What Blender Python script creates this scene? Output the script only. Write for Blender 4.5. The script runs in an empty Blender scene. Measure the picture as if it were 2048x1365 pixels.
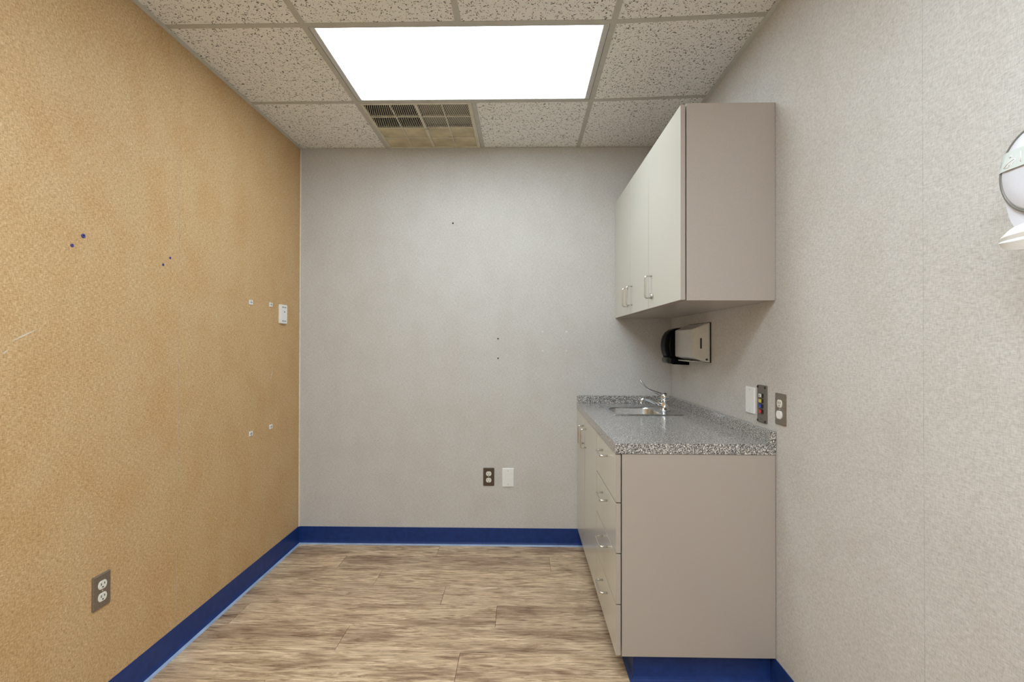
import bpy, bmesh, math, random
from mathutils import Vector, Matrix
random.seed(7)

# ---------------------------------------------------------------- camera, world, exposure
SC = bpy.context.scene
COL = SC.collection
W, HC, DEPTH = 2.375, 2.535, 4.85          # room width, ceiling height, room depth (back wall at y = 0)

F_PX, YAW, PITCH, ROLL = 968.39, -0.0197, 0.0067, 0.0018
CAM = Vector((1.4273, -3.087, 1.2786))
fw = Vector((math.sin(YAW), math.cos(YAW), 0)); rt = Vector((math.cos(YAW), -math.sin(YAW), 0)); up = Vector((0, 0, 1))
F = fw*math.cos(PITCH) + up*math.sin(PITCH); U = up*math.cos(PITCH) - fw*math.sin(PITCH)
R2 = rt*math.cos(ROLL) + U*math.sin(ROLL); U2 = U*math.cos(ROLL) - rt*math.sin(ROLL)
cd = bpy.data.cameras.new('camera'); cam = bpy.data.objects.new('camera', cd); COL.objects.link(cam)
m3 = Matrix((R2, U2, -F)).transposed()
cam.matrix_world = Matrix.Translation(CAM) @ m3.to_4x4()
cd.sensor_fit = 'HORIZONTAL'; cd.sensor_width = 36.0; cd.lens = F_PX*36.0/2048.0
cd.clip_start = 0.02
SC.camera = cam

world = bpy.data.worlds.new('world'); SC.world = world; world.use_nodes = True
world.node_tree.nodes['Background'].inputs[0].default_value = (0.02, 0.02, 0.02, 1)
world.node_tree.nodes['Background'].inputs[1].default_value = 0.0
LIGHT = 7.6                                 # lens radiance of the troffer in view
LIGHT2 = 15.0                               # the two unseen troffers nearer the doorway, turned up to flatten the light
LIGHT_COL = (0.90, 1.0, 1.06)               # cool white tubes
vs = SC.view_settings
vs.view_transform = 'Standard'; vs.look = 'None'; vs.gamma = 1.0; vs.exposure = 0.0; vs.use_curve_mapping = False

# ---------------------------------------------------------------- mesh helpers
def box(bm, x0, x1, y0, y1, z0, z1, bev=0.0, seg=1):
    x0, x1 = sorted((x0, x1)); y0, y1 = sorted((y0, y1)); z0, z1 = sorted((z0, z1))
    vv = [bm.verts.new(c) for c in ((x0,y0,z0),(x1,y0,z0),(x1,y1,z0),(x0,y1,z0),(x0,y0,z1),(x1,y0,z1),(x1,y1,z1),(x0,y1,z1))]
    fs = [bm.faces.new([vv[i] for i in q]) for q in ((3,2,1,0),(4,5,6,7),(0,1,5,4),(1,2,6,5),(2,3,7,6),(3,0,4,7))]
    if bev > 0:
        es = set()
        for f in fs: es.update(f.edges)
        bmesh.ops.bevel(bm, geom=list(es), offset=bev, segments=seg, profile=0.5, affect='EDGES')
    return bm

def loft(bm, loops, cap0=False, cap1=False, smooth=True):
    rows = [[bm.verts.new(p) for p in L] for L in loops]
    n = len(rows[0])
    for a, b in zip(rows, rows[1:]):
        for i in range(n):
            f = bm.faces.new((a[i], a[(i+1) % n], b[(i+1) % n], b[i])); f.smooth = smooth
    if cap0: bm.faces.new(list(reversed(rows[0])))
    if cap1: bm.faces.new(rows[-1])
    return bm

def tube(bm, pts, rad, n=10, cap=True):
    pts = [Vector(p) for p in pts]
    if not isinstance(rad, (list, tuple)): rad = [rad]*len(pts)
    loops = []; side = None
    for i, p in enumerate(pts):
        t = (pts[min(i+1, len(pts)-1)] - pts[max(i-1, 0)]).normalized()
        if side is None:
            ref = Vector((0, 0, 1)) if abs(t.z) < 0.9 else Vector((1, 0, 0))
            side = t.cross(ref).normalized()
        else:
            side = (side - t*side.dot(t)).normalized()
        o = t.cross(side)
        loops.append([p + (side*math.cos(a) + o*math.sin(a))*rad[i] for a in (2*math.pi*k/n for k in range(n))])
    return loft(bm, loops, cap, cap)

def lathe(bm, prof, cx=0, cy=0, n=24):
    return loft(bm, [[(cx + r*math.cos(2*math.pi*k/n), cy + r*math.sin(2*math.pi*k/n), z) for k in range(n)] for r, z in prof], True, True)

def ell(u, w, v, a, b, n=28, rot=0.0):
    """ellipse loop in the wall-fixture frame: x = along wall, y = -out, z = up"""
    return [(u + a*math.cos(t), -w, v + b*math.sin(t)) for t in (2*math.pi*k/n for k in range(n))]

def rrect(cx, cy, w, h, r, z, n=5):
    out = []
    for sx, sy, a0 in ((1, 1, 0), (-1, 1, 90), (-1, -1, 180), (1, -1, 270)):
        for k in range(n+1):
            a = math.radians(a0 + 90*k/n)
            out.append((cx + sx*(w/2-r) + r*math.cos(a), cy + sy*(h/2-r) + r*math.sin(a), z))
    return out

def wrect(u, w, v, wd, ht, r, n=4):
    return [(x, -w, z) for x, z, _ in rrect(u, v, wd, ht, r, 0, n)]

def fillet(pts, r, n=5):
    """polyline with rounded corners"""
    P = [Vector(p) for p in pts]; out = [P[0]]
    for i in range(1, len(P)-1):
        a = (P[i-1]-P[i]).normalized(); b = (P[i+1]-P[i]).normalized()
        s, e = P[i] + a*r, P[i] + b*r
        for k in range(n+1):
            t = k/n; out.append(s*(1-t)**2 + P[i]*2*t*(1-t) + e*t*t)
    out.append(P[-1]); return out

def fin(bm):
    bmesh.ops.recalc_face_normals(bm, faces=bm.faces[:]); return bm

# ---------------------------------------------------------------- object helpers
def obj(name, bm, mat, parent=None, label=None):
    fin(bm)
    me = bpy.data.meshes.new(name); bm.to_mesh(me); bm.free()
    o = bpy.data.objects.new(name, me); COL.objects.link(o)
    if mat is not None: me.materials.append(mat)
    if parent is not None: o.parent = parent
    if label: o['label'] = label
    return o

def wobj(name, bm, mat, parent, label=None):
    """a part whose mesh was drawn in room coordinates, under an unrotated Empty"""
    off = Vector((0, 0, 0)); p = parent
    while p is not None: off += p.location; p = p.parent
    bmesh.ops.translate(bm, verts=bm.verts[:], vec=-off)
    return obj(name, bm, mat, parent, label)

def tag(o, label, cat, group=None):
    o['label'] = label; o['category'] = cat
    if group: o['group'] = group
    return o

def thing(name, label, cat, loc=(0, 0, 0), rotz=0.0, group=None):
    o = bpy.data.objects.new(name, None); COL.objects.link(o)
    o.location = loc; o.rotation_euler = (0, 0, rotz); o.empty_display_size = 0.05
    return tag(o, label, cat, group)

def struct(name, bm, mat, label=None):
    o = obj(name, bm, mat); o['kind'] = 'structure'
    if label: o['label'] = label
    return o

def copy_tree(o, parent=None):
    c = o.copy(); COL.objects.link(c); c.parent = parent
    for ch in [q for q in COL.objects if q.parent == o]: copy_tree(ch, c)
    return c

RZ = {'back': 0.0, 'left': math.pi/2, 'right': -math.pi/2}
def wall_at(wall, a, z):
    return {'back': (a, 0, z), 'left': (0, a, z), 'right': (W, a, z)}[wall]

# ---------------------------------------------------------------- materials
class NT:
    def __init__(s, name):
        s.m = bpy.data.materials.new(name); s.m.use_nodes = True
        s.t = s.m.node_tree; s.b = s.t.nodes['Principled BSDF']; s.out = s.t.nodes['Material Output']
    def n(s, typ, **kw):
        q = s.t.nodes.new(typ)
        for k, v in kw.items(): setattr(q, k, v)
        return q
    def l(s, a, b): s.t.links.new(a, b)
    def coord(s, scale=(1, 1, 1), rnd=False, rot=(0, 0, 0)):
        tc = s.n('ShaderNodeTexCoord'); mp = s.n('ShaderNodeMapping')
        mp.inputs['Scale'].default_value = scale; mp.inputs['Rotation'].default_value = rot
        s.l(tc.outputs['Object'], mp.inputs['Vector'])
        if rnd:
            oi = s.n('ShaderNodeObjectInfo'); mu = s.n('ShaderNodeMath', operation='MULTIPLY'); mu.inputs[1].default_value = 61.7
            s.l(oi.outputs['Random'], mu.inputs[0]); s.l(mu.outputs[0], mp.inputs['Location'])
        return mp.outputs['Vector']
    def noise(s, vec, scale, detail=3.0, rough=0.55, dist=0.0):
        q = s.n('ShaderNodeTexNoise'); q.inputs['Scale'].default_value = scale; q.inputs['Detail'].default_value = detail
        q.inputs['Roughness'].default_value = rough; q.inputs['Distortion'].default_value = dist
        s.l(vec, q.inputs['Vector']); return q.outputs['Fac']
    def ramp(s, fac, stops):
        q = s.n('ShaderNodeValToRGB'); e = q.color_ramp.elements
        while len(e) < len(stops): e.new(0.5)
        for el, (p, c) in zip(e, stops): el.position = p; el.color = (*c, 1) if len(c) == 3 else c
        s.l(fac, q.inputs['Fac']); return q.outputs['Color']
    def mix(s, fac, a, b, mode='MIX'):
        q = s.n('ShaderNodeMix', data_type='RGBA', blend_type=mode)
        for v, i in ((fac, 0), (a, 6), (b, 7)):
            if hasattr(v, 'links'): s.l(v, q.inputs[i])
            else: q.inputs[i].default_value = v if i == 0 else (*v, 1)
        return q.outputs[2]
    def math(s, op, a, b):
        q = s.n('ShaderNodeMath', operation=op)
        for v, i in ((a, 0), (b, 1)):
            if hasattr(v, 'links'): s.l(v, q.inputs[i])
            else: q.inputs[i].default_value = v
        return q.outputs[0]
    def bump(s, h, strength, dist):
        q = s.n('ShaderNodeBump'); q.inputs['Strength'].default_value = strength; q.inputs['Distance'].default_value = dist
        s.l(h, q.inputs['Height']); s.l(q.outputs['Normal'], s.b.inputs['Normal'])
    def set(s, **kw):
        for k, v in kw.items():
            i = s.b.inputs[k.replace('_', ' ')]
            if hasattr(v, 'links'): s.l(v, i)
            else: i.default_value = (*v, 1) if isinstance(v, tuple) and len(v) == 3 else v
        return s

def plain(name, col, rough=0.5, metal=0.0, mott=0.06, scale=60.0, **kw):
    t = NT(name); v = t.coord()
    f = t.noise(v, scale, 2.0)
    c = t.ramp(f, [(0.3, tuple(x*(1-mott) for x in col)), (0.7, tuple(min(1, x*(1+mott)) for x in col))])
    t.set(Base_Color=c, Roughness=rough, Metallic=metal, **kw); return t.m

def wallcover(name, lo, mid, hi, spot, spot_amt):
    """embossed woven vinyl wallcovering: cross threads, slubs and soft mottling"""
    t = NT(name)
    hz = t.noise(t.coord((70, 70, 640)), 1.0, 2.0, 0.6)
    vt = t.noise(t.coord((640, 640, 60)), 1.0, 2.0, 0.6)
    sl = t.noise(t.coord((170, 170, 140)), 1.0, 3.0, 0.65)
    weave = t.math('ADD', t.math('MULTIPLY', hz, 0.40), t.math('ADD', t.math('MULTIPLY', vt, 0.32), t.math('MULTIPLY', sl, 0.28)))
    base = t.ramp(weave, [(0.36, lo), (0.50, mid), (0.64, hi)])
    blot = t.noise(t.coord((1, 1, 0.8)), 5.5, 5.0, 0.62)
    base = t.mix(t.math('MULTIPLY', t.ramp(blot, [(0.42, (0, 0, 0)), (0.68, (1, 1, 1))]), spot_amt), base, spot, 'MULTIPLY')
    t.set(Base_Color=base, Roughness=0.62, Specular_IOR_Level=0.3)
    t.bump(weave, 0.35, 0.0007)
    return t.m

M = {}
M['wall_brown'] = wallcover('brown_wallcovering', (0.37, 0.225, 0.095), (0.60, 0.405, 0.205), (0.82, 0.62, 0.37), (0.90, 0.78, 0.64), 0.55)
M['wall_grey'] = wallcover('grey_wallcovering', (0.45, 0.44, 0.425), (0.60, 0.59, 0.575), (0.72, 0.71, 0.695), (0.92, 0.895, 0.87), 0.6)
M['wall_core'] = plain('wallboard', (0.62, 0.60, 0.55), 0.9)
M['corner'] = plain('corner_strip_vinyl', (0.80, 0.74, 0.68), 0.5)

def mat_tile():
    t = NT('fissured_mineral_tile')
    v = t.coord((1, 1, 1), True)
    nd = t.n('ShaderNodeTexNoise'); nd.inputs['Scale'].default_value = 40; t.l(v, nd.inputs['Vector'])
    w = t.n('ShaderNodeVectorMath', operation='SCALE'); w.inputs['Scale'].default_value = 0.030; t.l(nd.outputs['Color'], w.inputs[0])
    ad = t.n('ShaderNodeVectorMath', operation='ADD'); t.l(v, ad.inputs[0]); t.l(w.outputs[0], ad.inputs[1])
    vo = t.n('ShaderNodeTexVoronoi'); vo.inputs['Scale'].default_value = 140; vo.inputs['Randomness'].default_value = 1.0; t.l(ad.outputs[0], vo.inputs['Vector'])
    gate = t.noise(v, 75, 2.0)
    r = t.math('SUBTRACT', vo.outputs['Distance'], t.math('MULTIPLY', t.math('SUBTRACT', gate, 0.345), 1.2))
    hole = t.ramp(r, [(0.02, (1, 1, 1)), (0.12, (0, 0, 0))])
    fine = t.noise(v, 300, 2.0)
    body = t.ramp(fine, [(0.3, (0.82, 0.82, 0.80)), (0.7, (0.92, 0.92, 0.90))])
    t.set(Base_Color=t.mix(hole, body, (0.16, 0.145, 0.125)), Roughness=0.95, Specular_IOR_Level=0.1)
    t.bump(t.math('SUBTRACT', 1.0, hole), 0.6, 0.002)
    return t.m
M['tile'] = mat_tile()
M['tee'] = plain('painted_grid_metal', (0.50, 0.49, 0.44), 0.45, scale=25, mott=0.05)
M['angle'] = plain('painted_wall_angle', (0.62, 0.64, 0.60), 0.45, scale=25, mott=0.05)
M['plenum'] = plain('plenum_deck', (0.12, 0.115, 0.11), 0.9)

def mat_floor():
    t = NT('wood_look_vinyl_plank')
    grain = t.noise(t.coord((5.0, 42, 1), True), 1.0, 6.0, 0.70, 1.6)
    fine = t.noise(t.coord((14, 260, 1), True), 1.0, 3.0, 0.6, 0.5)
    cloud = t.noise(t.coord((2.0, 7.5, 1), True), 1.0, 4.0, 0.6, 0.6)
    g = t.math('ADD', t.math('MULTIPLY', grain, 0.68), t.math('MULTIPLY', fine, 0.32))
    c = t.ramp(g, [(0.33, (0.13, 0.080, 0.052)), (0.43, (0.40, 0.285, 0.185)), (0.53, (0.68, 0.53, 0.37)), (0.64, (0.90, 0.75, 0.56))])
    c = t.mix(t.math('MULTIPLY', t.ramp(cloud, [(0.47, (0, 0, 0)), (0.66, (1, 1, 1))]), 0.9), c, (0.56, 0.50, 0.49), 'MULTIPLY')
    oi = t.n('ShaderNodeObjectInfo')
    tone = t.ramp(oi.outputs['Random'], [(0.0, (0.90, 0.87, 0.85)), (0.5, (1.0, 0.98, 0.94)), (1.0, (1.08, 1.05, 1.0))])
    c = t.mix(1.0, c, tone, 'MULTIPLY')
    t.set(Base_Color=c, Roughness=t.math('ADD', 0.36, t.math('MULTIPLY', fine, 0.2)), Specular_IOR_Level=0.4)
    t.bump(g, 0.25, 0.0008)
    return t.m
M['floor'] = mat_floor()
M['subfloor'] = plain('subfloor', (0.05, 0.035, 0.022), 0.9)
M['base_vinyl'] = plain('navy_cove_vinyl', (0.013, 0.040, 0.185), 0.40, mott=0.12, scale=30, Specular_IOR_Level=0.3)
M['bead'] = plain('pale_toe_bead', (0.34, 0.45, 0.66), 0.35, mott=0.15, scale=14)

def mat_laminate(name, ca, cb):
    t = NT(name); v = t.coord()
    f = t.noise(v, 900, 2.0)
    c = t.ramp(f, [(0.3, ca), (0.7, cb)])
    t.set(Base_Color=c, Roughness=0.22, Specular_IOR_Level=0.5); t.bump(f, 0.04, 0.0003); return t.m
M['lam'] = mat_laminate('taupe_laminate', (0.425, 0.375, 0.335), (0.50, 0.445, 0.40))
M['lam_front'] = mat_laminate('pale_beige_laminate', (0.60, 0.595, 0.535), (0.68, 0.675, 0.61))
M['lam_dark'] = plain('cabinet_interior', (0.20, 0.175, 0.155), 0.7)

def mat_counter():
    t = NT('speckled_granite_laminate'); v = t.coord()
    a = t.noise(v, 330, 2.0, 0.7); b = t.noise(t.coord((1, 1, 1), False, (0.4, 0.2, 0.3)), 190, 3.0, 0.7)
    c = t.ramp(a, [(0.39, (0.030, 0.028, 0.032)), (0.46, (0.19, 0.185, 0.185)), (0.52, (0.46, 0.455, 0.45)), (0.62, (0.84, 0.82, 0.79))])
    d = t.ramp(b, [(0.44, (0.45, 0.44, 0.45)), (0.56, (1.3, 1.28, 1.25))])
    t.set(Base_Color=t.mix(1.0, c, d, 'MULTIPLY'), Roughness=0.15, Specular_IOR_Level=1.0)
    return t.m
M['counter'] = mat_counter()

def mat_brushed(name, col, rough, sc):
    t = NT(name); f = t.noise(t.coord(sc), 1.0, 2.0)
    t.set(Base_Color=t.ramp(f, [(0.3, tuple(x*0.9 for x in col)), (0.7, col)]), Metallic=1.0, Roughness=t.math('ADD', rough, t.math('MULTIPLY', f, 0.12)))
    return t.m
M['steel'] = mat_brushed('brushed_sink_steel', (0.66, 0.68, 0.69), 0.20, (20, 600, 60))
M['chrome'] = plain('chrome', (0.70, 0.71, 0.72), 0.08, 1.0, mott=0.02)
M['pull'] = plain('satin_nickel', (0.66, 0.65, 0.61), 0.25, 1.0, mott=0.03)
M['grey_steel'] = mat_brushed('grey_dispenser_steel', (0.60, 0.60, 0.58), 0.42, (30, 30, 500))
M['disp_grey'] = plain('grey_enamelled_metal', (0.60, 0.605, 0.585), 0.38, 0.15, mott=0.04)
M['black'] = plain('glossy_black_plastic', (0.004, 0.004, 0.007), 0.3, mott=0.1, Specular_IOR_Level=0.06)
M['blackm'] = plain('black_plastic', (0.012, 0.012, 0.012), 0.5, mott=0.1)
M['smoke'] = plain('smoky_window_plastic', (0.035, 0.033, 0.024), 0.2, mott=0.1, Specular_IOR_Level=0.3)
M['white_pl'] = plain('white_plastic', (0.86, 0.87, 0.87), 0.35, mott=0.02)
M['bluewhite'] = plain('cool_white_plastic', (0.70, 0.72, 0.80), 0.28, mott=0.02)
M['ivory'] = plain('ivory_plastic', (0.82, 0.81, 0.74), 0.4, mott=0.03)
M['brown_plate'] = plain('dark_brown_plate', (0.085, 0.058, 0.038), 0.4, 0.0, mott=0.25, scale=300)
M['bronze_plate'] = plain('bronze_steel_plate', (0.30, 0.26, 0.22), 0.38, 0.75, mott=0.12, scale=150)
M['panel_grey'] = plain('grey_brown_panel', (0.155, 0.140, 0.118), 0.5, 0.0, mott=0.08)
M['slot'] = plain('dark_slot', (0.02, 0.02, 0.018), 0.6)
for k, c in dict(btn_white=(0.75, 0.75, 0.74), btn_yellow=(0.66, 0.58, 0.10), btn_blue=(0.02, 0.06, 0.42), btn_red=(0.55, 0.03, 0.02)).items():
    M[k] = plain(k + '_plastic', c, 0.3, mott=0.04)
M['anchor'] = plain('blue_anchor_plastic', (0.05, 0.05, 0.30), 0.4)
M['ring'] = plain('grey_ring_plastic', (0.20, 0.20, 0.185), 0.3)
M['band'] = plain('pale_aqua_film', (0.70, 0.78, 0.78), 0.15, mott=0.02)
M['print'] = plain('white_print', (0.92, 0.92, 0.92), 0.4, mott=0.01)
M['scuff'] = plain('pale_scuff', (0.66, 0.62, 0.52), 0.8)
M['grille'] = plain('aged_grille_enamel', (0.62, 0.59, 0.48), 0.5, mott=0.08, scale=20)
M['liner_grey'] = plain('grey_duct_liner', (0.24, 0.235, 0.20), 0.8, mott=0.1, scale=12)
M['liner_tan'] = plain('tan_duct_liner', (0.56, 0.50, 0.34), 0.8, mott=0.22, scale=9)
M['duct_black'] = plain('dark_duct_opening', (0.012, 0.012, 0.014), 0.9)
M['door_paint'] = plain('painted_door', (0.50, 0.46, 0.40), 0.45)
M['frame_enamel'] = plain('white_fixture_enamel', (0.56, 0.56, 0.54), 0.4, mott=0.03)

def mat_lens(name, s):
    t = NT(name); f = t.noise(t.coord((1, 1, 1)), 350, 1.0)
    t.set(Base_Color=t.ramp(f, [(0.3, (0.80, 0.82, 0.82)), (0.7, (0.86, 0.87, 0.87))]), Roughness=0.4, Emission_Color=LIGHT_COL, Emission_Strength=s)
    return t.m
M['lens'] = mat_lens('lit_acrylic_lens', LIGHT)
M['lens2'] = mat_lens('lit_acrylic_lens_boosted', LIGHT2)  # same lens, made brighter to fill the room more evenly

# ---------------------------------------------------------------- the room: floor with planks
floor = struct('floor', box(bmesh.new(), -0.1, W+0.1, -DEPTH-0.1, 0.1, -0.08, -0.003), M['subfloor'])
PW, PL = 0.1815, 1.219
first = [0.914, 0.376, 0.643, 1.031, 1.31, 0.65, 1.175]
edges = [0.0] + [-0.168 - PW*k for k in range(30)]
for r, (ya, yb) in enumerate(zip(edges, edges[1:])):
    if ya < -DEPTH: break
    yb = max(yb, -DEPTH)
    j = first[r] if r < len(first) else random.uniform(0.1, 1.2)
    js = sorted(j + PL*k for k in range(-3, 4)); js = [0.0] + [x for x in js if 0.02 < x < W-0.02] + [W]
    for xa, xb in zip(js, js[1:]):
        bm = box(bmesh.new(), xa+0.0008, xb-0.0008, yb+0.0008, ya-0.0008, -0.0035, 0.0, 0.0006)
        obj('plank', bm, M['floor'], floor)

# ---------------------------------------------------------------- walls with wallcovering sheets
def wall(name, b, mat, sheets):
    o = struct(name, box(bmesh.new(), *b), M['wall_core'])
    for s in sheets: obj('wallcovering_sheet', box(bmesh.new(), *s, 0.0002), mat, o)
    return o
G = 0.0005
wall_left = wall('wall_left', (-0.1, -0.001, -DEPTH, 0.0, 0, HC+0.2), M['wall_brown'],
     [(-0.001, 0, b+G*2, a-G*2, 0, HC) for a, b in ((0, -1.10), (-1.10, -2.47), (-2.47, -3.84), (-3.84, -DEPTH))])
wall_back = wall('wall_back', (-0.1, W+0.1, 0.001, 0.1, 0, HC+0.2), M['wall_grey'],
     [(a+G, b-G, 0, 0.001, 0, HC) for a, b in ((0, 1.279), (1.279, W))])
wall_right = wall('wall_right', (W+0.001, W+0.1, -DEPTH, 0.0, 0, HC+0.2), M['wall_grey'],
     [(W, W+0.001, b+G, a-G, 0, HC) for a, b in ((0, -0.556), (-0.556, -1.926), (-1.926, -3.297), (-3.297, -DEPTH))])
wall_front = wall('wall_front', (-0.1, W+0.1, -DEPTH-0.1, -DEPTH-0.001, 0, HC+0.2), M['wall_grey'],
     [(a+G, b-G, -DEPTH-0.001, -DEPTH, 0, HC) for a, b in ((0, 1.28), (1.28, W))])
# door in the wall behind the camera
d = struct('door_1', box(bmesh.new(), 0.30, 1.21, -DEPTH, -DEPTH+0.035, 0.004, 2.06, 0.003), M['door_paint'])
bm = bmesh.new(); lathe(bm, [(0.026, 0), (0.026, 0.008), (0.012, 0.014), (0.012, 0.04), (0.028, 0.05), (0.030, 0.062), (0.02, 0.072)], n=16)
bmesh.ops.rotate(bm, verts=bm.verts[:], matrix=Matrix.Rotation(-math.pi/2, 3, 'X'))
bmesh.ops.translate(bm, verts=bm.verts[:], vec=(1.13, -DEPTH+0.035, 0.98)); obj('door_knob', bm, M['pull'], d)
bm = bmesh.new()
box(bm, 0.25, 0.298, -DEPTH, -DEPTH+0.045, 0, 2.11); box(bm, 1.212, 1.26, -DEPTH, -DEPTH+0.045, 0, 2.11); box(bm, 0.298, 1.212, -DEPTH, -DEPTH+0.045, 2.062, 2.11)
obj('door_frame', bm, M['door_paint'], d)
struct('trim_1', box(bmesh.new(), 0.0, 0.007, -0.007, 0.0, 0.108, HC-0.002, 0.001), M['corner'])   # pale strip in the back left corner

# cove base: profile swept along each wall
def cove(name, p0, p1, nrm, parent=None, h=0.1085, m0=0.0, m1=0.0):
    """vinyl base from p0 to p1 on a wall with inward normal nrm; m0/m1 mitre the ends"""
    p0, p1, nrm = Vector(p0), Vector(p1), Vector(nrm)
    prof = [(0.0, h), (0.0022, h), (0.0030, h-0.003), (0.0032, 0.024), (0.0045, 0.016), (0.0080, 0.0085), (0.0135, 0.0040), (0.0165, 0.0022), (0.0170, 0.0006), (0.0, 0.0004)]
    d = (p1-p0).normalized(); bm = bmesh.new()
    loops = []
    for p, s, m in ((p0, 1, m0), (p1, -1, m1)):
        loops.append([p + nrm*o + d*(s*m*o) + Vector((0, 0, z)) for o, z in prof])
    loft(bm, loops, True, True, smooth=False)
    for f in bm.faces:
        if len(f.verts) == 4: f.smooth = False
    if parent is None:
        o = struct(name, bm, M['base_vinyl'])
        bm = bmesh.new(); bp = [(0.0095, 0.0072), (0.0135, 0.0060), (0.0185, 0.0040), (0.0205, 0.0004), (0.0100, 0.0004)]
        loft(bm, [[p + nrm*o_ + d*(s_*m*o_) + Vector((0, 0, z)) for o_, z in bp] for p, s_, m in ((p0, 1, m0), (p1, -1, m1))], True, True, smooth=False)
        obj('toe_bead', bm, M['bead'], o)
    else:
        o = wobj(name, bm, M['base_vinyl'], parent)
    return o
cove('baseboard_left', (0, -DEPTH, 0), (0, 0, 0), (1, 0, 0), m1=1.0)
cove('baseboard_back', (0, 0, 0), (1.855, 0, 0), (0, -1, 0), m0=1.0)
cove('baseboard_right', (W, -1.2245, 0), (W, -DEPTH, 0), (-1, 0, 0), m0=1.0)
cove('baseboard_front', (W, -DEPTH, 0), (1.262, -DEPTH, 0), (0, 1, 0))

# ---------------------------------------------------------------- ceiling: deck, lay-in tiles, tees, wall angle
ceiling = struct('ceiling', box(bmesh.new(), -0.1, W+0.1, -DEPTH-0.1, 0.1, HC+0.2, HC+0.26), M['plenum'])
T = 0.6096
GX0, GX1, GXM = 0.565, 1.785, 1.178
rowY = [0.0, -0.594, -1.203] + [-1.203 - T*k for k in range(1, 7)]
rowY = [y for y in rowY if y > -DEPTH] + [-DEPTH]
def skew(y):      # right-hand cross tees sit a little out of square
    return -0.034 if y in (-0.594, -1.203) else 0.0
def tile(x0, x1, y0, y1, s0=0.0, s1=0.0):
    """y0 far edge, y1 near edge; s shifts the right hand end"""
    bm = bmesh.new(); g = 0.002; zt = HC+0.0018
    quad = [(x0+g, y1+g), (x1-g, y1+s1+g), (x1-g, y0+s0-g), (x0+g, y0-g)]
    lo = [bm.verts.new((x, y, zt)) for x, y in quad]; hi = [bm.verts.new((x, y, zt+0.016)) for x, y in quad]
    bm.faces.new(lo[::-1]); bm.faces.new(hi)
    for i in range(4): bm.faces.new((lo[i], lo[(i+1) % 4], hi[(i+1) % 4], hi[i]))
    bmesh.ops.bevel(bm, geom=[e for e in bm.edges if all(abs(v.co.z-zt) < 1e-6 for v in e.verts)], offset=0.0015, segments=1, affect='EDGES')
    obj('ceiling_tile', bm, M['tile'], ceiling)
def tee(p0, p1, wd=0.024):
    a, b = Vector((*p0, 0)), Vector((*p1, 0)); d = (b-a).normalized(); n = Vector((-d.y, d.x, 0))
    bm = bmesh.new()
    for hw, z0, z1 in ((wd/2, HC, HC+0.0016), (0.0012, HC+0.0016, HC+0.036)):
        lo = [a-n*hw, b-n*hw, b+n*hw, a+n*hw]
        vl = [bm.verts.new(p + Vector((0, 0, z0))) for p in lo]; vh = [bm.verts.new(p + Vector((0, 0, z1))) for p in lo]
        bm.faces.new(vl[::-1]); bm.faces.new(vh)
        for i in range(4): bm.faces.new((vl[i], vl[(i+1) % 4], vh[(i+1) % 4], vh[i]))
    obj('grid_tee', bm, M['tee'], ceiling)
tee((GX0, 0), (GX0, -DEPTH)); tee((GX1, 0), (GX1, -DEPTH))
FIX_ROWS = (1, 4, 6)
for i, (y0, y1) in enumerate(zip(rowY, rowY[1:])):
    tile(0.0, GX0, y0, y1); tile(GX1, W, y0, y1, skew(y0), skew(y1))
    if i in FIX_ROWS: pass
    else:
        if i > 0: tile(GX0, GXM, y0, y1)
        tile(GXM, GX1, y0, y1); tee((GXM, y0-0.012), (GXM, y1+0.012))
    if y1 > -DEPTH:
        tee((0.0, y1), (GX0-0.012, y1)); tee((GX0+0.012, y1), (GX1-0.012, y1)); tee((GX1+0.012, y1), (W, y1+skew(y1)))
aw = 0.020
for k, b in enumerate(((0, aw, -DEPTH, 0), (W-aw, W, -DEPTH, 0), (aw, W-aw, -aw*0.55, 0), (aw, W-aw, -DEPTH, -DEPTH+aw))):
    bm = bmesh.new(); box(bm, *b, HC-0.0015, HC-0.0002)
    struct('trim_%d' % (k+2), bm, M['angle'])

# ---------------------------------------------------------------- ceiling troffers (2 x 4 ft)
def troffer(y0, y1, lens, label):
    x0, x1 = GX0+0.013, GX1-0.013
    ya, yb = y1+0.013, y0-0.013                 # near, far
    t = thing('ceiling_light', label, 'light', ((x0+x1)/2, (ya+yb)/2, HC), group='fluorescent ceiling troffers')
    bm = bmesh.new()
    z0, z1 = HC+0.0005, HC+0.010
    wl = 0.024; wf = 0.008
    for b in ((x0, x0+wl, ya, yb), (x1-wl, x1, ya, yb), (x0+wl, x1-wl, ya, ya+wf), (x0+wl, x1-wl, yb-wf, yb)): box(bm, *b, z0, z1, 0.0015)
    box(bm, x0+0.007, x0+0.010, ya+0.01, yb-0.01, z0-0.0025, z0+0.001); box(bm, x1-0.010, x1-0.007, ya+0.01, yb-0.01, z0-0.0025, z0+0.001)
    wobj('door_frame', bm, M['frame_enamel'], t)
    bm = bmesh.new(); box(bm, x0+wl-0.003, x1-wl+0.003, ya+wf-0.003, yb-wf+0.003, HC+0.005, HC+0.0085)
    wobj('lens', bm, lens, t, 'bright white acrylic lens')
    bm = bmesh.new()
    loft(bm, [[(x0+i, ya+i, z), (x1-i, ya+i, z), (x1-i, yb-i, z), (x0+i, yb-i, z)] for i, z in ((0.0, HC+0.011), (0.02, HC+0.10), (0.05, HC+0.13))], False, True, False)
    wobj('housing', bm, M['frame_enamel'], t)
    return t
troffer(rowY[1], rowY[2], M['lens'], 'bright fluorescent ceiling troffer beside the square air grille')
troffer(rowY[4], rowY[5], M['lens2'], 'bright fluorescent ceiling troffer over the middle of the room')
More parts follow.
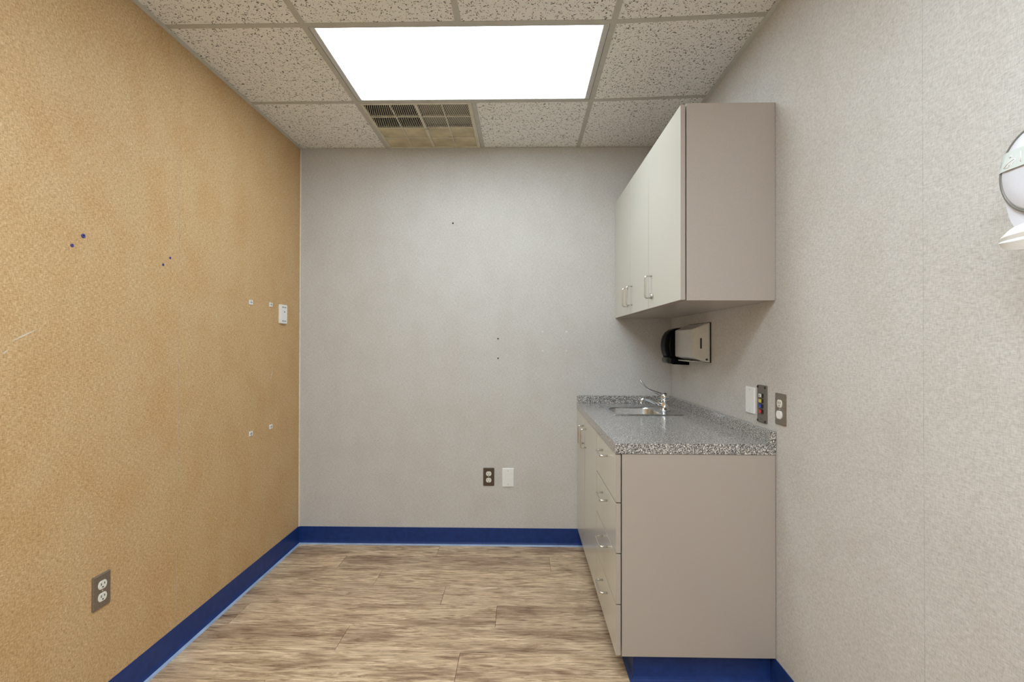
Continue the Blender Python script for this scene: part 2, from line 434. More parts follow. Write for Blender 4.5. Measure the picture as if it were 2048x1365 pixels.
troffer(rowY[6], rowY[7], M['lens2'], 'added fluorescent ceiling troffer over the doorway end of the room')  # extra unseen fixture, added for more light from the camera side

# ---------------------------------------------------------------- return air grille
def grille():
    x0, x1, ya, yb = GX0+0.013, GXM-0.013, rowY[1]+0.013, -0.014
    t = thing('air_grille', 'square aged metal air grille set in the ceiling beside the light', 'air grille', ((x0+x1)/2, (ya+yb)/2, HC))
    fb = 0.016; z0, z1 = HC-0.003, HC+0.012
    bm = bmesh.new()
    for b in ((x0, x0+fb, ya, yb), (x1-fb-0.006, x1, ya, yb), (x0+fb, x1-fb, ya, ya+0.012), (x0+fb, x1-fb, yb-0.010, yb)): box(bm, *b, z0, z1, 0.002)
    wobj('frame', bm, M['grille'], t)
    ix0, ix1, iya, iyb = x0+fb, x1-fb-0.006, ya+0.012, yb-0.010
    xm, ym = (ix0+ix1)/2, (iya+iyb)/2
    wobj('center_bar', box(bmesh.new(), xm-0.008, xm+0.008, iya, iyb, HC-0.004, HC+0.010, 0.001), M['grille'], t)
    for q in (0.25, 0.75):
        xx = ix0+(ix1-ix0)*q
        wobj('divider_bar', box(bmesh.new(), xx-0.003, xx+0.003, iya, iyb, HC-0.002, HC+0.008), M['grille'], t)
    for q in (0.25, 0.5, 0.75):
        yy = iya+(iyb-iya)*q
        wobj('cross_bar', box(bmesh.new(), ix0, ix1, yy-0.0045, yy+0.0045, HC-0.0015, HC+0.008), M['grille'], t)
    # fine slanted louvres, too small to pick apart
    bm = bmesh.new(); pitch = 0.0105; dx = 0.055; rows = 4
    for r in range(2):
        a = iya+(iyb-iya)*r/rows; b = iya+(iyb-iya)*(r+1)/rows
        n = int((ix1-ix0+dx)/pitch)
        for k in range(n):
            xs = ix0-dx+pitch*k+0.004
            pa, pb = (xs+dx, a), (xs, b)        # leans right towards the room
            def clip(P, Q):
                if P[0] > ix1:
                    s = (P[0]-ix1)/(P[0]-Q[0]); P = (ix1, P[1]+(Q[1]-P[1])*s)
                return P
            def clipl(P, Q):
                if Q[0] < ix0:
                    s = (ix0-Q[0])/(P[0]-Q[0]); Q = (ix0, Q[1]+(P[1]-Q[1])*s)
                return Q
            if pb[0] >= ix1 or pa[0] <= ix0: continue
            P = clip(pa, pb); Q = clipl(pa, pb); hw = 0.0014
            vl = [bm.verts.new((x, y, HC+0.0005)) for x, y in ((P[0]-hw, P[1]), (P[0]+hw, P[1]), (Q[0]+hw, Q[1]), (Q[0]-hw, Q[1]))]
            vh = [bm.verts.new((v.co.x, v.co.y, HC+0.0030)) for v in vl]
            bm.faces.new(vl[::-1])
            for i in range(4): bm.faces.new((vl[i], vl[(i+1) % 4], vh[(i+1) % 4], vh[i]))
    lv = wobj('louvre_fins', bm, M['grille'], t); lv['kind'] = 'stuff'
    wobj('duct_opening', box(bmesh.new(), ix0, xm, iya, ym, HC+0.055, HC+0.06), M['duct_black'], t, 'dark open duct behind the louvres')
    wobj('duct_liner', box(bmesh.new(), xm, ix1, iya, ym, HC+0.016, HC+0.021), M['liner_grey'], t, 'grey liner behind the louvres')
    wobj('duct_liner', box(bmesh.new(), ix0, xm, ym, iyb, HC+0.003, HC+0.008), M['liner_tan'], t, 'stained tan liner behind the louvres')
    wobj('duct_liner', box(bmesh.new(), xm, ix1, ym, iyb, HC+0.003, HC+0.008), M['liner_tan'], t, 'stained tan liner behind the louvres')
    bm = bmesh.new(); loft(bm, [rrect(xm+0.004, ym+0.022, 0.022, 0.034, 0.006, z) for z in (HC-0.004, HC-0.010)] + [rrect(xm+0.004, ym+0.022, 0.015, 0.026, 0.005, HC-0.013)], True, True, False)
    wobj('latch', bm, M['grille'], t)
grille()

# ---------------------------------------------------------------- cabinets
FX = 1.782           # base door face
NY = -1.263          # open end of the run
DV = -0.792          # split between drawers and sink doors
def pull_h(parent, x, ya, yb, z, out=0.030, r=0.0042):
    bm = bmesh.new(); tube(bm, fillet([(x, ya, z), (x-out, ya, z), (x-out, yb, z), (x, yb, z)], 0.010), r, 10)
    return wobj('handle', bm, M['pull'], parent)
def pull_v(parent, x, y, za, zb, out=0.030, r=0.0042):
    bm = bmesh.new(); tube(bm, fillet([(x, y, za), (x-out, y, za), (x-out, y, zb), (x, y, zb)], 0.010), r, 10)
    return wobj('handle', bm, M['pull'], parent)

BX = 1.804           # carcass front
def carcass(bm, ya, yb, z0, z1, x0, x1, top=True, t=0.018):
    box(bm, x0, x1, ya, ya+t, z0, z1, 0.0006); box(bm, x0, x1, yb-t, yb, z0, z1, 0.0006)
    box(bm, x0, x1, ya+t, yb-t, z0, z0+t); box(bm, x1-0.008, x1, ya+t, yb-t, z0+t, z1)
    if top: box(bm, x0, x1-0.008, ya+t, yb-t, z1-t, z1)

def front(name, parent, *b):
    """door or drawer front: pale face, taupe edge banding"""
    o = wobj(name, box(bmesh.new(), *b, 0.0012), M['lam'], parent)
    o.data.materials.append(M['lam_front'])
    for p in o.data.polygons:
        if p.normal.x < -0.9: p.material_index = 1
    return o

# four drawer base unit
t = thing('drawer_cabinet', 'base cabinet with taupe sides and four pale drawers, at the open end of the worktop', 'cabinet', (2.09, (NY+DV)/2, 0))
bm = bmesh.new(); carcass(bm, NY, DV, 0.112, 0.868, BX, W-0.002); wobj('body', bm, M['lam'], t)
bm = bmesh.new(); box(bm, 1.857, W-0.002, -1.224, DV, 0.0, 0.112); wobj('toe_kick', bm, M['lam_dark'], t)
cove('toe_kick_base', (1.857, DV, 0), (1.857, -1.226, 0), (-1, 0, 0), t, h=0.108, m1=-1.0)
cove('toe_kick_base', (1.857, -1.224, 0), (W-0.0005, -1.224, 0), (0, -1, 0), t, h=0.108, m0=-1.0, m1=1.0)
for za, zb in ((0.866, 0.686), (0.682, 0.496), (0.492, 0.306), (0.302, 0.115)):
    dr = front('drawer', t, FX, BX-0.004, NY+0.0005, DV-0.002, zb, za)
    zc = za-0.048
    pull_h(dr, FX, -0.967, -1.078, zc)

# sink base unit with two doors
t = thing('sink_cabinet', 'base cabinet with two pale laminate doors, under the sink', 'cabinet', (2.09, DV/2, 0))
bm = bmesh.new(); carcass(bm, DV+0.001, -0.002, 0.112, 0.868, BX, W-0.002, top=False); wobj('body', bm, M['lam'], t)
bm = bmesh.new(); box(bm, 1.857, W-0.002, DV+0.001, -0.002, 0.0, 0.112); wobj('toe_kick', bm, M['lam_dark'], t)
cove('toe_kick_base', (1.857, -0.018, 0), (1.857, DV+0.001, 0), (-1, 0, 0), t, h=0.108)
for ya, yb, hy in ((DV+0.002, -0.366, -0.419), (-0.362, -0.003, -0.305)):
    dr = front('door', t, FX, BX-0.004, ya, yb, 0.115, 0.866)
    pull_v(dr, FX, hy, 0.712, 0.812)

# upper cabinet
UX, UB = 2.023, 2.045
t = thing('wall_cabinet', 'taupe sided wall cabinet with three pale doors, hung over the sink worktop', 'cabinet', (2.2, NY/2, 1.444))
bm = bmesh.new(); carcass(bm, NY, -0.002, 1.444, 2.186, UB, W-0.001); wobj('body', bm, M['lam'], t)
for ya, yb, hy in ((NY+0.001, -0.803, -0.857), (-0.800, -0.417, -0.465), (-0.414, -0.003, -0.362)):
    dr = front('door', t, UX, UB-0.004, ya, yb, 1.446, 2.181)
    pull_v(dr, UX, hy, 1.492, 1.592)
    if hy == -0.857:
        bm = bmesh.new(); tube(bm, [(UX, hy-0.022, 1.500), (UX-0.010, hy-0.022, 1.500)], 0.008, 14)
        box(bm, UX-0.016, UX-0.008, hy-0.0235, hy-0.0205, 1.496, 1.513, 0.001)
        wobj('lock', bm, M['chrome'], dr, 'small chrome cam lock')

# ---------------------------------------------------------------- worktop with sink cutout and splashbacks
CZ0, CZ = 0.869, 0.908
SX0, SX1, SY0, SY1 = 1.903, 2.290, -0.545, -0.158      # sink rim
t = thing('worktop', 'speckled grey laminate worktop with low splashback along both walls', 'worktop', (2.08, NY/2, CZ0))
bm = bmesh.new(); hx0, hx1, hy0, hy1 = SX0+0.015, SX1-0.015, SY0+0.015, SY1-0.015
xs = [FX-0.003, hx0, hx1, W-0.001]; ys = [NY-0.003, hy0, hy1, -0.001]
V = {}
for zi, z in enumerate((CZ0, CZ)):
    for i, x in enumerate(xs):
        for j, y in enumerate(ys): V[i, j, zi] = bm.verts.new((x, y, z))
for i in range(3):
    for j in range(3):
        if (i, j) == (1, 1): continue
        bm.faces.new((V[i,j,1], V[i+1,j,1], V[i+1,j+1,1], V[i,j+1,1])); bm.faces.new((V[i,j,0], V[i,j+1,0], V[i+1,j+1,0], V[i+1,j,0]))
for k in range(3):
    for a, b in (((k,0), (k+1,0)), ((k+1,3), (k,3)), ((0,k+1), (0,k)), ((3,k), (3,k+1))):
        bm.faces.new((V[a[0],a[1],0], V[b[0],b[1],0], V[b[0],b[1],1], V[a[0],a[1],1]))
for a, b in (((1,1), (1,2)), ((1,2), (2,2)), ((2,2), (2,1)), ((2,1), (1,1))):
    bm.faces.new((V[a[0],a[1],0], V[b[0],b[1],0], V[b[0],b[1],1], V[a[0],a[1],1]))
wobj('slab', bm, M['counter'], t)
wobj('splashback', box(bmesh.new(), W-0.022, W-0.001, NY-0.003, -0.001, CZ, CZ+0.047, 0.001), M['counter'], t)
wobj('splashback', box(bmesh.new(), FX-0.003, W-0.022, -0.021, -0.001, CZ, CZ+0.047, 0.001), M['counter'], t)

# ---------------------------------------------------------------- sink
cx, cy = (SX0+SX1)/2, (SY0+SY1)/2; w_, h_ = SX1-SX0, SY1-SY0
t = thing('sink', 'small square stainless steel drop-in sink set in the worktop', 'sink', (cx, cy, CZ))
bx, by, bw, bh = 2.056, -0.372, 0.250, 0.282
bm = bmesh.new()
loft(bm, [rrect(cx, cy, w_, h_, 0.012, CZ+0.0004, 8), rrect(cx, cy, w_-0.008, h_-0.008, 0.012, CZ+0.0045, 8), rrect(cx, cy, w_-0.022, h_-0.022, 0.012, CZ+0.0034, 8),
          rrect(bx, by, bw+0.016, bh+0.016, 0.055, CZ+0.0032, 8), rrect(bx, by, bw+0.004, bh+0.004, 0.052, CZ+0.001, 8), rrect(bx, by, bw, bh, 0.050, CZ-0.008, 8),
          rrect(bx, by, bw-0.012, bh-0.012, 0.048, CZ-0.13, 8), rrect(bx, by, bw-0.035, bh-0.035, 0.042, CZ-0.150, 8), rrect(bx, by, 0.08, 0.08, 0.038, CZ-0.156, 8)], False, True)
for f in bm.faces:
    if all(v.co.z > CZ+0.0002 for v in f.verts): f.smooth = False
wobj('basin', bm, M['steel'], t)
bm = bmesh.new(); lathe(bm, [(0.045, CZ-0.157), (0.045, CZ-0.152), (0.032, CZ-0.152), (0.028, CZ-0.156)], bx, by, 20); wobj('drain', bm, M['chrome'], t)

# ---------------------------------------------------------------- faucet
fx, fy = 2.222, -0.382; z = CZ+0.0032
t = thing('faucet', 'chrome single lever faucet with long wrist blade, standing on the sink rim', 'faucet', (fx, fy, z))
bm = bmesh.new(); lathe(bm, [(0.030, z), (0.030, z+0.004), (0.026, z+0.008), (0.0225, z+0.010), (0.0215, z+0.052), (0.0225, z+0.056), (0.0225, z+0.062), (0.019, z+0.066)], fx, fy, 28); wobj('body', bm, M['chrome'], t)
bm = bmesh.new()
pts = [(fx-0.012, fy, z+0.030), (fx-0.040, fy, z+0.040), (fx-0.075, fy, z+0.056), (fx-0.100, fy, z+0.064), (fx-0.116, fy, z+0.065), (fx-0.126, fy, z+0.060), (fx-0.129, fy, z+0.050), (fx-0.129, fy, z+0.043)]
tube(bm, pts, [0.0135, 0.012, 0.0105, 0.0092, 0.009, 0.0092, 0.0095, 0.0098], 14)
sp = wobj('spout', bm, M['chrome'], t)
bm = bmesh.new(); lathe(bm, [(0.0105, z+0.036), (0.0105, z+0.046)], fx-0.129, fy, 16); wobj('aerator', bm, M['chrome'], sp)
bm = bmesh.new(); lathe(bm, [(0.020, z+0.064), (0.023, z+0.070), (0.022, z+0.082), (0.016, z+0.094), (0.006, z+0.099)], fx, fy, 24); cap = wobj('cap', bm, M['chrome'], t)
bm = bmesh.new()
lev = [(fx-0.006, fy, z+0.084), (fx-0.030, fy, z+0.094), (fx-0.062, fy, z+0.106), (fx-0.090, fy, z+0.118), (fx-0.108, fy, z+0.134), (fx-0.124, fy, z+0.153), (fx-0.137, fy, z+0.169)]
loops = []
for i, p in enumerate(lev):
    a = Vector(lev[max(i-1, 0)]); b = Vector(lev[min(i+1, len(lev)-1)]); d_ = (b-a).normalized(); n_ = Vector((0, 1, 0)); o_ = d_.cross(n_)
    hw = [0.009, 0.008, 0.0075, 0.008, 0.009, 0.010, 0.009][i]; th = [0.010, 0.0082, 0.0064, 0.0052, 0.0046, 0.0046, 0.0052][i]
    loops.append([Vector(p) + n_*hw*math.cos(q) + o_*th*math.sin(q) for q in (2*math.pi*k/12 for k in range(12))])
loft(bm, loops, True, True); wobj('lever', bm, M['chrome'], t)

# ---------------------------------------------------------------- wall fixtures (local frame: x along the wall, -y out of it, z up)
def plate(bm, wd, ht, th, r=0.004, bev=0.003, u=0, v=0, w0=0.0):
    loft(bm, [wrect(u, w0, v, wd, ht, r), wrect(u, w0+th-bev*0.6, v, wd, ht, r), wrect(u, w0+th, v, wd-2*bev, ht-2*bev, max(r-bev*0.5, 0.001))], True, True, False)
    return bm

def outlet(wall_, a, z, label, pm, cover_lower=False):
    t = thing('wall_outlet', label, 'outlet', wall_at(wall_, a, z), RZ[wall_])
    obj('cover_plate', plate(bmesh.new(), 0.070, 0.114, 0.0055), pm, t)
    for k, v in enumerate((0.0205, -0.0205)):
        n = 24
        def face(w, s): # round face with flattened top and bottom
            return [(0.0172*s*math.cos(q), -w, v + max(-0.0140*s, min(0.0140*s, 0.0172*s*math.sin(q)))) for q in (2*math.pi*i/n for i in range(n))]
        cov = cover_lower and k == 1
        bm = bmesh.new(); loft(bm, [face(0.0052, 1.06 if cov else 1.0), face(0.0095 if cov else 0.0072, 1.06 if cov else 1.0), face(0.0105 if cov else 0.0078, 0.93)], True, True, False)
        rc = obj('safety_cap' if cov else 'receptacle', bm, M['white_pl'] if cov else M['ivory'], t)
        if not cov:
            for u, hh in ((-0.0064, 0.0082), (0.0064, 0.0066)):
                obj('slot', box(bmesh.new(), u-0.0013, u+0.0013, -0.0083, -0.0070, v+0.0015-hh/2+0.002, v+0.0015+hh/2+0.002), M['slot'], rc)
            bm = bmesh.new(); tube(bm, [(0, -0.0070, v-0.0075), (0, -0.0083, v-0.0075)], 0.0026, 10); obj('ground_hole', bm, M['slot'], rc)
    bm = bmesh.new(); tube(bm, [(0, -0.0050, 0), (0, -0.0068, 0)], 0.0032, 12); obj('screw', bm, M['pull'], t)
    return t
outlet('back', 1.220, 0.434, 'dark brown duplex outlet with ivory sockets on the grey wall', M['brown_plate'])
outlet('left', -1.465, 0.439, 'bronze steel duplex outlet on the brown wall above the baseboard', M['bronze_plate'])
outlet('right', -1.300, 1.043, 'bronze outlet with a white safety cap in its lower socket, beyond the worktop end', M['bronze_plate'], True)

def blank(wall_, a, z, label, wd=0.074, ht=0.118):
    t = thing('blank_plate', label, 'wall plate', wall_at(wall_, a, z), RZ[wall_])
    obj('cover_plate', plate(bmesh.new(), wd, ht, 0.006), M['white_pl'], t)
    for v in (0.042, -0.042):
        bm = bmesh.new(); tube(bm, [(0, -0.0055, v), (0, -0.0066, v)], 0.0028, 10); obj('screw', bm, M['frame_enamel'], t)
blank('back', 1.3425, 0.4305, 'white blank wall plate beside the dark brown outlet')
blank('right', -1.067, 1.050, 'white blank wall plate over the splashback beside the coloured buttons', 0.076, 0.108)

# white thermostat style cover on the brown wall
t = thing('sensor_plate', 'white rectangular sensor cover with small dark dot on the brown wall', 'wall plate', wall_at('left', -0.230, 1.455), RZ['left'])
obj('cover', plate(bmesh.new(), 0.080, 0.112, 0.013, 0.004, 0.003), M['white_pl'], t)
for v in (0.041, -0.041):
    for u in (-0.020, -0.007, 0.007, 0.020):
        obj('vent_slot', box(bmesh.new(), u-0.004, u+0.004, -0.0134, -0.0120, v-0.0035, v+0.0035), M['ring'], t)
bm = bmesh.new(); tube(bm, [(0.004, -0.0125, 0.014), (0.004, -0.0150, 0.014)], 0.0035, 10); obj('dot', bm, M['slot'], t)

# room status panel
t = thing('signal_panel', 'grey brown signal panel with white, yellow, blue and red buttons', 'signal panel', wall_at('right', -1.1665, 1.046), RZ['right'])
obj('panel', plate(bmesh.new(), 0.072, 0.147, 0.006, 0.005, 0.002), M['panel_grey'], t)
for u in (-0.029, 0.029):
    for v in (-0.066, 0.066):
        bm = bmesh.new(); tube(bm, [(u, -0.0055, v), (u, -0.0085, v)], 0.0048, 10); obj('screw', bm, M['blackm'], t)
for k, (v, nm) in enumerate(((0.033, 'white'), (0.0125, 'yellow'), (-0.0080, 'blue'), (-0.0290, 'red'))):
    b = obj('button_base', box(bmesh.new(), -0.012, 0.015, -0.0095, -0.0055, v-0.0080, v+0.0080, 0.001), M['blackm'], t)
    obj('button', box(bmesh.new(), -0.0125, 0.0075, -0.0125, -0.0090, v-0.0068, v+0.0068, 0.0012), M['btn_'+nm], b, nm + ' button')
    if nm == 'white':
        bm = bmesh.new(); tube(bm, [(-0.004, -0.0120, v-0.001), (-0.004, -0.0130, v-0.001)], 0.0022, 8); obj('mark', bm, M['slot'], b)
bm = bmesh.new(); tube(bm, [(-0.014, -0.0061, -0.058), (-0.006, -0.0061, -0.0565), (0.0, -0.0061, -0.059), (0.008, -0.0061, -0.0572)], 0.0007, 6); obj('engraved_line', bm, M['slot'], t)

# folded towel dispenser: tapered steel cover
t = thing('paper_towel_dispenser', 'grey metal paper towel dispenser with tapered cover under the wall cabinet', 'dispenser', wall_at('right', -0.4885, 1.188), RZ['right'])
def tr(w, yfar, ynear, z0, z1, r=0.004):
    u0, u1 = -yfar+(-0.4885), -ynear+(-0.4885)
    return wrect((u0+u1)/2, w, (z0+z1)/2-1.188, u1-u0, z1-z0, r)
bm = bmesh.new(); loft(bm, [tr(0, -0.338, -0.649, 1.187, 1.391), tr(0.006, -0.338, -0.649, 1.187, 1.391)], True, True, False); obj('back_plate', bm, M['slot'], t)
bm = bmesh.new(); loft(bm, [tr(0.0062, -0.340, -0.646, 1.189, 1.389), tr(0.012, -0.340, -0.645, 1.190, 1.388), tr(0.079, -0.341, -0.612, 1.211, 1.359), tr(0.083, -0.344, -0.607, 1.215, 1.355)], True, True, False)
obj('cover', bm, M['disp_grey'], t)
# slot and keyhole in the end that faces the room: on the slanted side from (w .012,y -.645) to (.079,-.612)
def side_pt(w, zz, off): 
    y = -0.645 + (w-0.012)/0.067*0.033
    return Vector((-y-0.4885+off*0.9, -w-off*0.44, zz-1.188))
bm = bmesh.new(); vv = []
for off in (-0.001, 0.0012):
    vv.append([bm.verts.new(side_pt(w, zz, off)) for w, zz in ((0.040, 1.258), (0.0475, 1.258), (0.0475, 1.311), (0.040, 1.311))])
loft_faces = [(vv[0][i], vv[0][(i+1) % 4], vv[1][(i+1) % 4], vv[1][i]) for i in range(4)]
for f in loft_faces: bm.faces.new(f)
bm.faces.new(vv[1]); bm.faces.new(vv[0][::-1]); obj('level_slot', bm, M['slot'], t)
bm = bmesh.new(); tube(bm, [side_pt(0.0195, 1.2035, -0.001), side_pt(0.0195, 1.2035, 0.0015)], 0.0055, 12); obj('keyhole', bm, M['slot'], t)
bm = bmesh.new(); u0 = 0.338-0.4885; box(bm, -0.13, 0.09, -0.070, -0.014, 0.0005, 0.006); obj('towel_mouth', bm, M['frame_enamel'], t)

# black soap dispenser
t = thing('soap_dispenser', 'glossy black soap dispenser with push bar beside the paper towel dispenser', 'dispenser', wall_at('right', -0.275, 1.160), RZ['right'])
def sd(w, hw, z0, z1, r): return wrect(0, w, (z0+z1)/2-1.160, 2*hw, z1-z0, r, 5)
bm = bmesh.new(); loft(bm, [sd(0, 0.056, 1.163, 1.372, 0.006), sd(0.010, 0.056, 1.163, 1.372, 0.006)], True, True, False); obj('back_plate', bm, M['black'], t)
prof = [(0.010, 1.375), (0.050, 1.374), (0.085, 1.366), (0.108, 1.350), (0.122, 1.328), (0.130, 1.300), (0.132, 1.272), (0.129, 1.244), (0.123, 1.222), (0.116, 1.208)]
def soap_shell(prof, hw, inner):
    bm = bmesh.new(); L = []
    for w, zz in prof:
        L.append([(hw*s, -(w if abs(s) < 0.9 else w-0.010), zz-1.160) for s in (-1, -0.8, -0.3, 0.3, 0.8, 1)])
    rows = [[bm.verts.new(p) for p in r] for r in L]
    for a, b in zip(rows, rows[1:]):
        for i in range(5): f = bm.faces.new((a[i], a[i+1], b[i+1], b[i])); f.smooth = True
    for s in (0, 5):
        x = rows[0][s].co.x
        bl = bm.verts.new((x, -0.010, 1.208-1.160)); tl = rows[0][s]
        bm.faces.new([r[s] for r in rows] + [bl])
    b0 = [bm.verts.new((hw*s, -0.010, 1.208-1.160)) for s in (-1, 1)]
    bm.faces.new(rows[-1] + [b0[1], b0[0]])
    bmesh.ops.remove_doubles(bm, verts=bm.verts[:], dist=1e-5)
    return bm
obj('shell', soap_shell(prof, 0.0555, 0), M['black'], t)
bm = bmesh.new(); tube(bm, [(0.0558, -w, zz-1.160) for w, zz in ((0.102, 1.322), (0.108, 1.296), (0.110, 1.268), (0.107, 1.240), (0.100, 1.214))], [0.0010, 0.002, 0.0025, 0.002, 0.0010], 8); obj('shell_seam', bm, M['smoke'], t)
bm = bmesh.new(); loft(bm, [sd(0.010, 0.052, 1.163, 1.208, 0.004), sd(0.088, 0.052, 1.166, 1.207, 0.004), sd(0.100, 0.050, 1.172, 1.204, 0.004)], True, True, False); obj('nozzle_base', bm, M['black'], t)
bm = bmesh.new(); L = []
for s in (-1, -0.8, -0.35, 0.35, 0.8, 1):
    cw = 0.118 - 0.006*abs(s); rr = 0.016 if abs(s) < 0.9 else 0.0135
    L.append([(0.054*s, -(cw + 0.8*rr*math.cos(q)), 1.190-1.160 + 1.15*rr*math.sin(q)) for q in (2*math.pi*k/14 for k in range(14))])
loft(bm, L, True, True); obj('push_bar', bm, M['smoke'], t)

# hand sanitiser dispenser at the near end of the right wall
YC = -2.277
t = thing('sanitizer_dispenser', 'white oval hand sanitizer dispenser with aqua band on the grey wall', 'dispenser', wall_at('right', YC, 1.437), RZ['right'])
Z0 = 1.437
def so(w, s, ds=0.0):
    """outline: oval top, sides tapering to the tray"""
    out = []; a, b, vc = 0.0660*s, 0.0740*s, 1.5725-Z0
    for k in range(40):
        q = 2*math.pi*k/40
        u, v = a*math.cos(q), b*math.sin(q)
        if v < 0:
            v *= 1.45; f = abs(math.sin(q)); u = math.copysign(a*max(abs(math.cos(q)), 0) ** 0.40, math.cos(q))
            u *= (1 - 0.04*f)
        out.append((u, -w, vc+v))
    return out
bm = bmesh.new(); loft(bm, [so(0, 0.95), so(0.05, 1.0), so(0.080, 1.0), so(0.092, 0.975), so(0.096, 0.93)], True, True); obj('body', bm, M['bluewhite'], t)
vc = 1.5725-Z0
bm = bmesh.new(); loft(bm, [ell(0, 0.090, vc, 0.0625, 0.0720, 40), ell(0, 0.1000, vc, 0.0612, 0.0706, 40), ell(0, 0.1035, vc, 0.056, 0.066, 40), ell(0, 0.1050, vc, 0.035, 0.042, 40), ell(0, 0.1055, vc, 0.010, 0.012, 40)], False, True); obj('front_cover', bm, M['bluewhite'], t)
bm = bmesh.new(); rp = [Vector(p) for p in ell(0, 0.0985, vc, 0.0628, 0.0722, 48)]
L = []
for i, p in enumerate(rp):
    tt = (rp[(i+1) % 48]-rp[i-1]).normalized(); nn = Vector((0, 1, 0)); oo = tt.cross(nn)
    L.append([p + (nn*math.cos(q)*1.2 + oo*math.sin(q))*0.0026 for q in (2*math.pi*k/8 for k in range(8))])
loft(bm, L + [L[0]], False, False); bmesh.ops.remove_doubles(bm, verts=bm.verts[:], dist=1e-5); obj('ring', bm, M['ring'], t)
# aqua band wrapping the cover
def band_strip(u0, u1, v0f, v1f, lift, n=14):
    bm = bmesh.new(); rows = []
    for i in range(n+1):
        u = u0+(u1-u0)*i/n; r = []
        for v in (v0f(u), v1f(u)):
            e = ((u)/0.0660)**2 + ((v-vc)/0.0765)**2
            w = 0.1058 - 0.0072*min(e, 1.4)**3 + lift
            r.append((u, -w, v))
        rows.append(r)
    vs_ = [[bm.verts.new(p) for p in r] for r in rows]; bk = [[bm.verts.new((p[0], p[1]+0.0015, p[2])) for p in r] for r in rows]
    for a, b in zip(vs_, vs_[1:]): bm.faces.new((a[0], b[0], b[1], a[1]))
    for a, b, c, d_ in zip(vs_, vs_[1:], bk, bk[1:]):
        bm.faces.new((a[0], c[0], d_[0], b[0])); bm.faces.new((a[1], b[1], d_[1], c[1])); bm.faces.new((c[0], c[1], d_[1], d_[0]))
    for i in (0, -1): bm.faces.new((vs_[i][0], vs_[i][1], bk[i][1], bk[i][0]))
    return bm
bd = obj('label_band', band_strip(-0.0668, 0.0668, lambda u: 1.5815-Z0, lambda u: 1.613-Z0, 0.0022), M['band'], t, 'pale aqua band with white hand print')
def mark(pts, r):
    bm = bmesh.new(); P = []
    for u, v in pts:
        e = (u/0.066)**2 + ((v-vc)/0.0765)**2
        P.append((u, -(0.1058-0.0072*min(e, 1.4)**3+0.0018), v))
    tube(bm, P, r, 6); return obj('hand_print', bm, M['print'], bd)
mu, mv = -0.038, 1.596-Z0
mark([(mu-0.012, mv-0.009), (mu-0.004, mv-0.002), (mu+0.006, mv+0.0015), (mu+0.010, mv-0.001), (mu+0.004, mv-0.005), (mu-0.003, mv-0.008)], 0.0011)
mark([(mu-0.010, mv-0.010), (mu-0.002, mv-0.010), (mu+0.003, mv-0.006)], 0.0010)
mark([(mu-0.001, mv+0.006), (mu+0.003, mv+0.0075)], 0.0014)
mark([(mu+0.018, mv-0.008), (mu+0.018, mv+0.010)], 0.0009)
# drip tray / push nozzle cover
bm = bmesh.new(); L = []
for k in range(21):
    s = math.sin(math.pi*(k/20-0.5)); u = 0.0715*s; f = max(0.0, 1-abs(s)**2.4)**0.55
    dep = 0.094 + 0.016*f; zt = 1.4660+0.020*f-Z0; zm = 1.4610-Z0; zb = 1.4600-0.0205*f-Z0
    L.append([(u, -0.004, zb+0.001), (u, -dep*0.96, zb), (u, -dep-0.001, zb+(zm-zb)*0.75), (u, -dep+0.002, zm), (u, -dep-0.0005, zm+(zt-zm)*0.30), (u, -dep+0.010, zt), (u, -0.004, zt+0.001)])
loft(bm, L, True, True, False); obj('drip_tray', bm, M['white_pl'], t)

# ---------------------------------------------------------------- small fixings left in the walls
def clip(y, z, label):
    t = thing('adhesive_clip', label, 'clip', wall_at('left', y, z), RZ['left'], 'white adhesive clips on the brown wall')
    obj('pad', box(bmesh.new(), -0.0155, 0.0155, -0.0035, 0, -0.0125, 0.0125, 0.001), M['white_pl'], t)
    bm = bmesh.new(); box(bm, -0.0015, 0.0015, -0.0042, -0.003, -0.010, 0.010); box(bm, -0.010, 0.010, -0.0042, -0.003, -0.0015, 0.0015); obj('cross', bm, M['ring'], t)
clip(-0.566, 1.497, 'small white adhesive clip, upper one farther from the sensor cover')
clip(-0.363, 1.501, 'small white adhesive clip right beside the sensor cover')
clip(-0.559, 0.804, 'small white adhesive clip low on the brown wall, farther from the corner')
clip(-0.356, 0.807, 'small white adhesive clip low on the brown wall, nearer the corner')

def anchor(wall_, a, z, r, mat, name, label, group):
    bm = bmesh.new()
    n = 14; L = []
    for rr, w in ((r, 0.0), (r, 0.0018), (r*0.75, 0.0024), (r*0.42, 0.0024), (r*0.36, 0.0009)):
        L.append([(rr*math.cos(q), -w, rr*math.sin(q)) for q in (2*math.pi*k/n for k in range(n))])
    t = thing(name, label, 'fixing', wall_at(wall_, a, z), RZ[wall_], group)
    obj('collar', loft(bm, L, True, False), mat, t)
    bm = bmesh.new(); loft(bm, [[(r*0.4*math.cos(q), -w, r*0.4*math.sin(q)) for q in (2*math.pi*k/10 for k in range(10))] for w in (0.0, 0.0011)], True, True); obj('hole', bm, M['slot'], t)
anchor('left', -1.541, 1.629, 0.0072, M['anchor'], 'wall_anchor', 'larger blue plastic wall anchor, upper of the pair far from the seam', 'wall anchors in the brown wall')
anchor('left', -1.580, 1.590, 0.0055, M['anchor'], 'wall_anchor', 'blue plastic wall anchor, lower of the pair far from the seam', 'wall anchors in the brown wall')
anchor('left', -1.151, 1.627, 0.0050, M['anchor'], 'wall_anchor', 'small blue wall anchor, upper of the pair beside the seam', 'wall anchors in the brown wall')
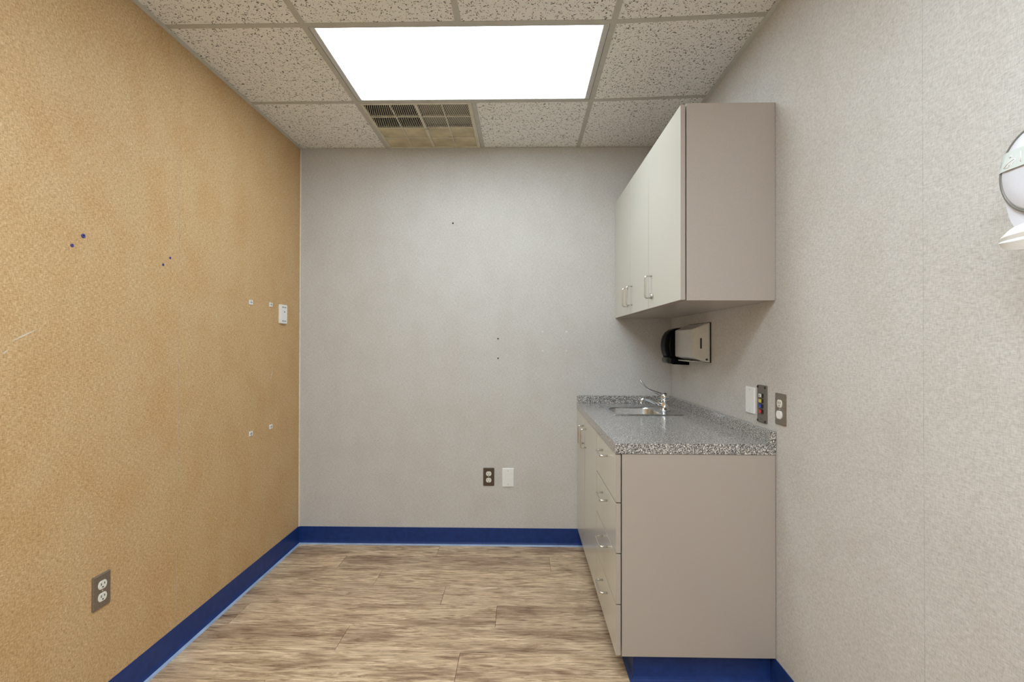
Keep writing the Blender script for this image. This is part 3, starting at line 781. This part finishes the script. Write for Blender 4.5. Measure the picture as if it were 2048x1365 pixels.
anchor('left', -1.189, 1.593, 0.0050, M['anchor'], 'wall_anchor', 'small blue wall anchor, lower of the pair beside the seam', 'wall anchors in the brown wall')
anchor('back', 0.987, 2.053, 0.0055, M['slot'], 'wall_anchor', 'dark wall anchor alone high on the grey wall', 'wall anchors in the grey wall')
anchor('back', 1.277, 1.314, 0.0048, M['slot'], 'wall_anchor', 'dark wall anchor on the grey wall, upper of a vertical pair', 'wall anchors in the grey wall')
anchor('back', 1.278, 1.189, 0.0048, M['slot'], 'wall_anchor', 'dark wall anchor on the grey wall, lower of a vertical pair', 'wall anchors in the grey wall')
for x, zz, w in ((1.561, 1.359, 'upper one farther from the wall cabinet'), (1.713, 1.359, 'upper one nearer the wall cabinet'), (1.561, 1.238, 'lower one farther from the wall cabinet'), (1.714, 1.238, 'lower one nearer the wall cabinet')):
    anchor('back', x, zz, 0.0050, M['white_pl'], 'wall_anchor', 'pale wall anchor in a square of four, ' + w, 'pale wall anchors in the grey wall')
# pale scuffs rubbed into the brown wallcovering
def scuff(pts, r):
    bm = bmesh.new(); L = []
    P = [Vector((0, y, z)) for y, z in pts]
    for i, p in enumerate(P):
        d_ = (P[min(i+1, len(P)-1)]-P[max(i-1, 0)]).normalized(); n_ = Vector((0, -d_.z, d_.y)); rr = r*(0.25 if i in (0, len(P)-1) else 1)
        L.append([p+n_*rr, p+n_*rr*0.5+Vector((0.0003, 0, 0)), p-n_*rr*0.5+Vector((0.0003, 0, 0)), p-n_*rr])
    rows = [[bm.verts.new(q) for q in l_] for l_ in L]
    for a, b in zip(rows, rows[1:]):
        for i in range(3): bm.faces.new((a[i], a[i+1], b[i+1], b[i]))
    obj('scuff_mark', bm, M['scuff'], wall_left)
scuff([(-1.757, 1.285), (-1.735, 1.297), (-1.712, 1.308), (-1.690, 1.320)], 0.0016)
scuff([(-1.782, 1.249), (-1.775, 1.255), (-1.768, 1.262)], 0.0020)
scuff([(-0.340, 1.140), (-0.345, 1.110), (-0.357, 1.070)], 0.0030)
scuff([(-0.850, 1.420), (-0.853, 1.405), (-0.851, 1.392)], 0.0022)
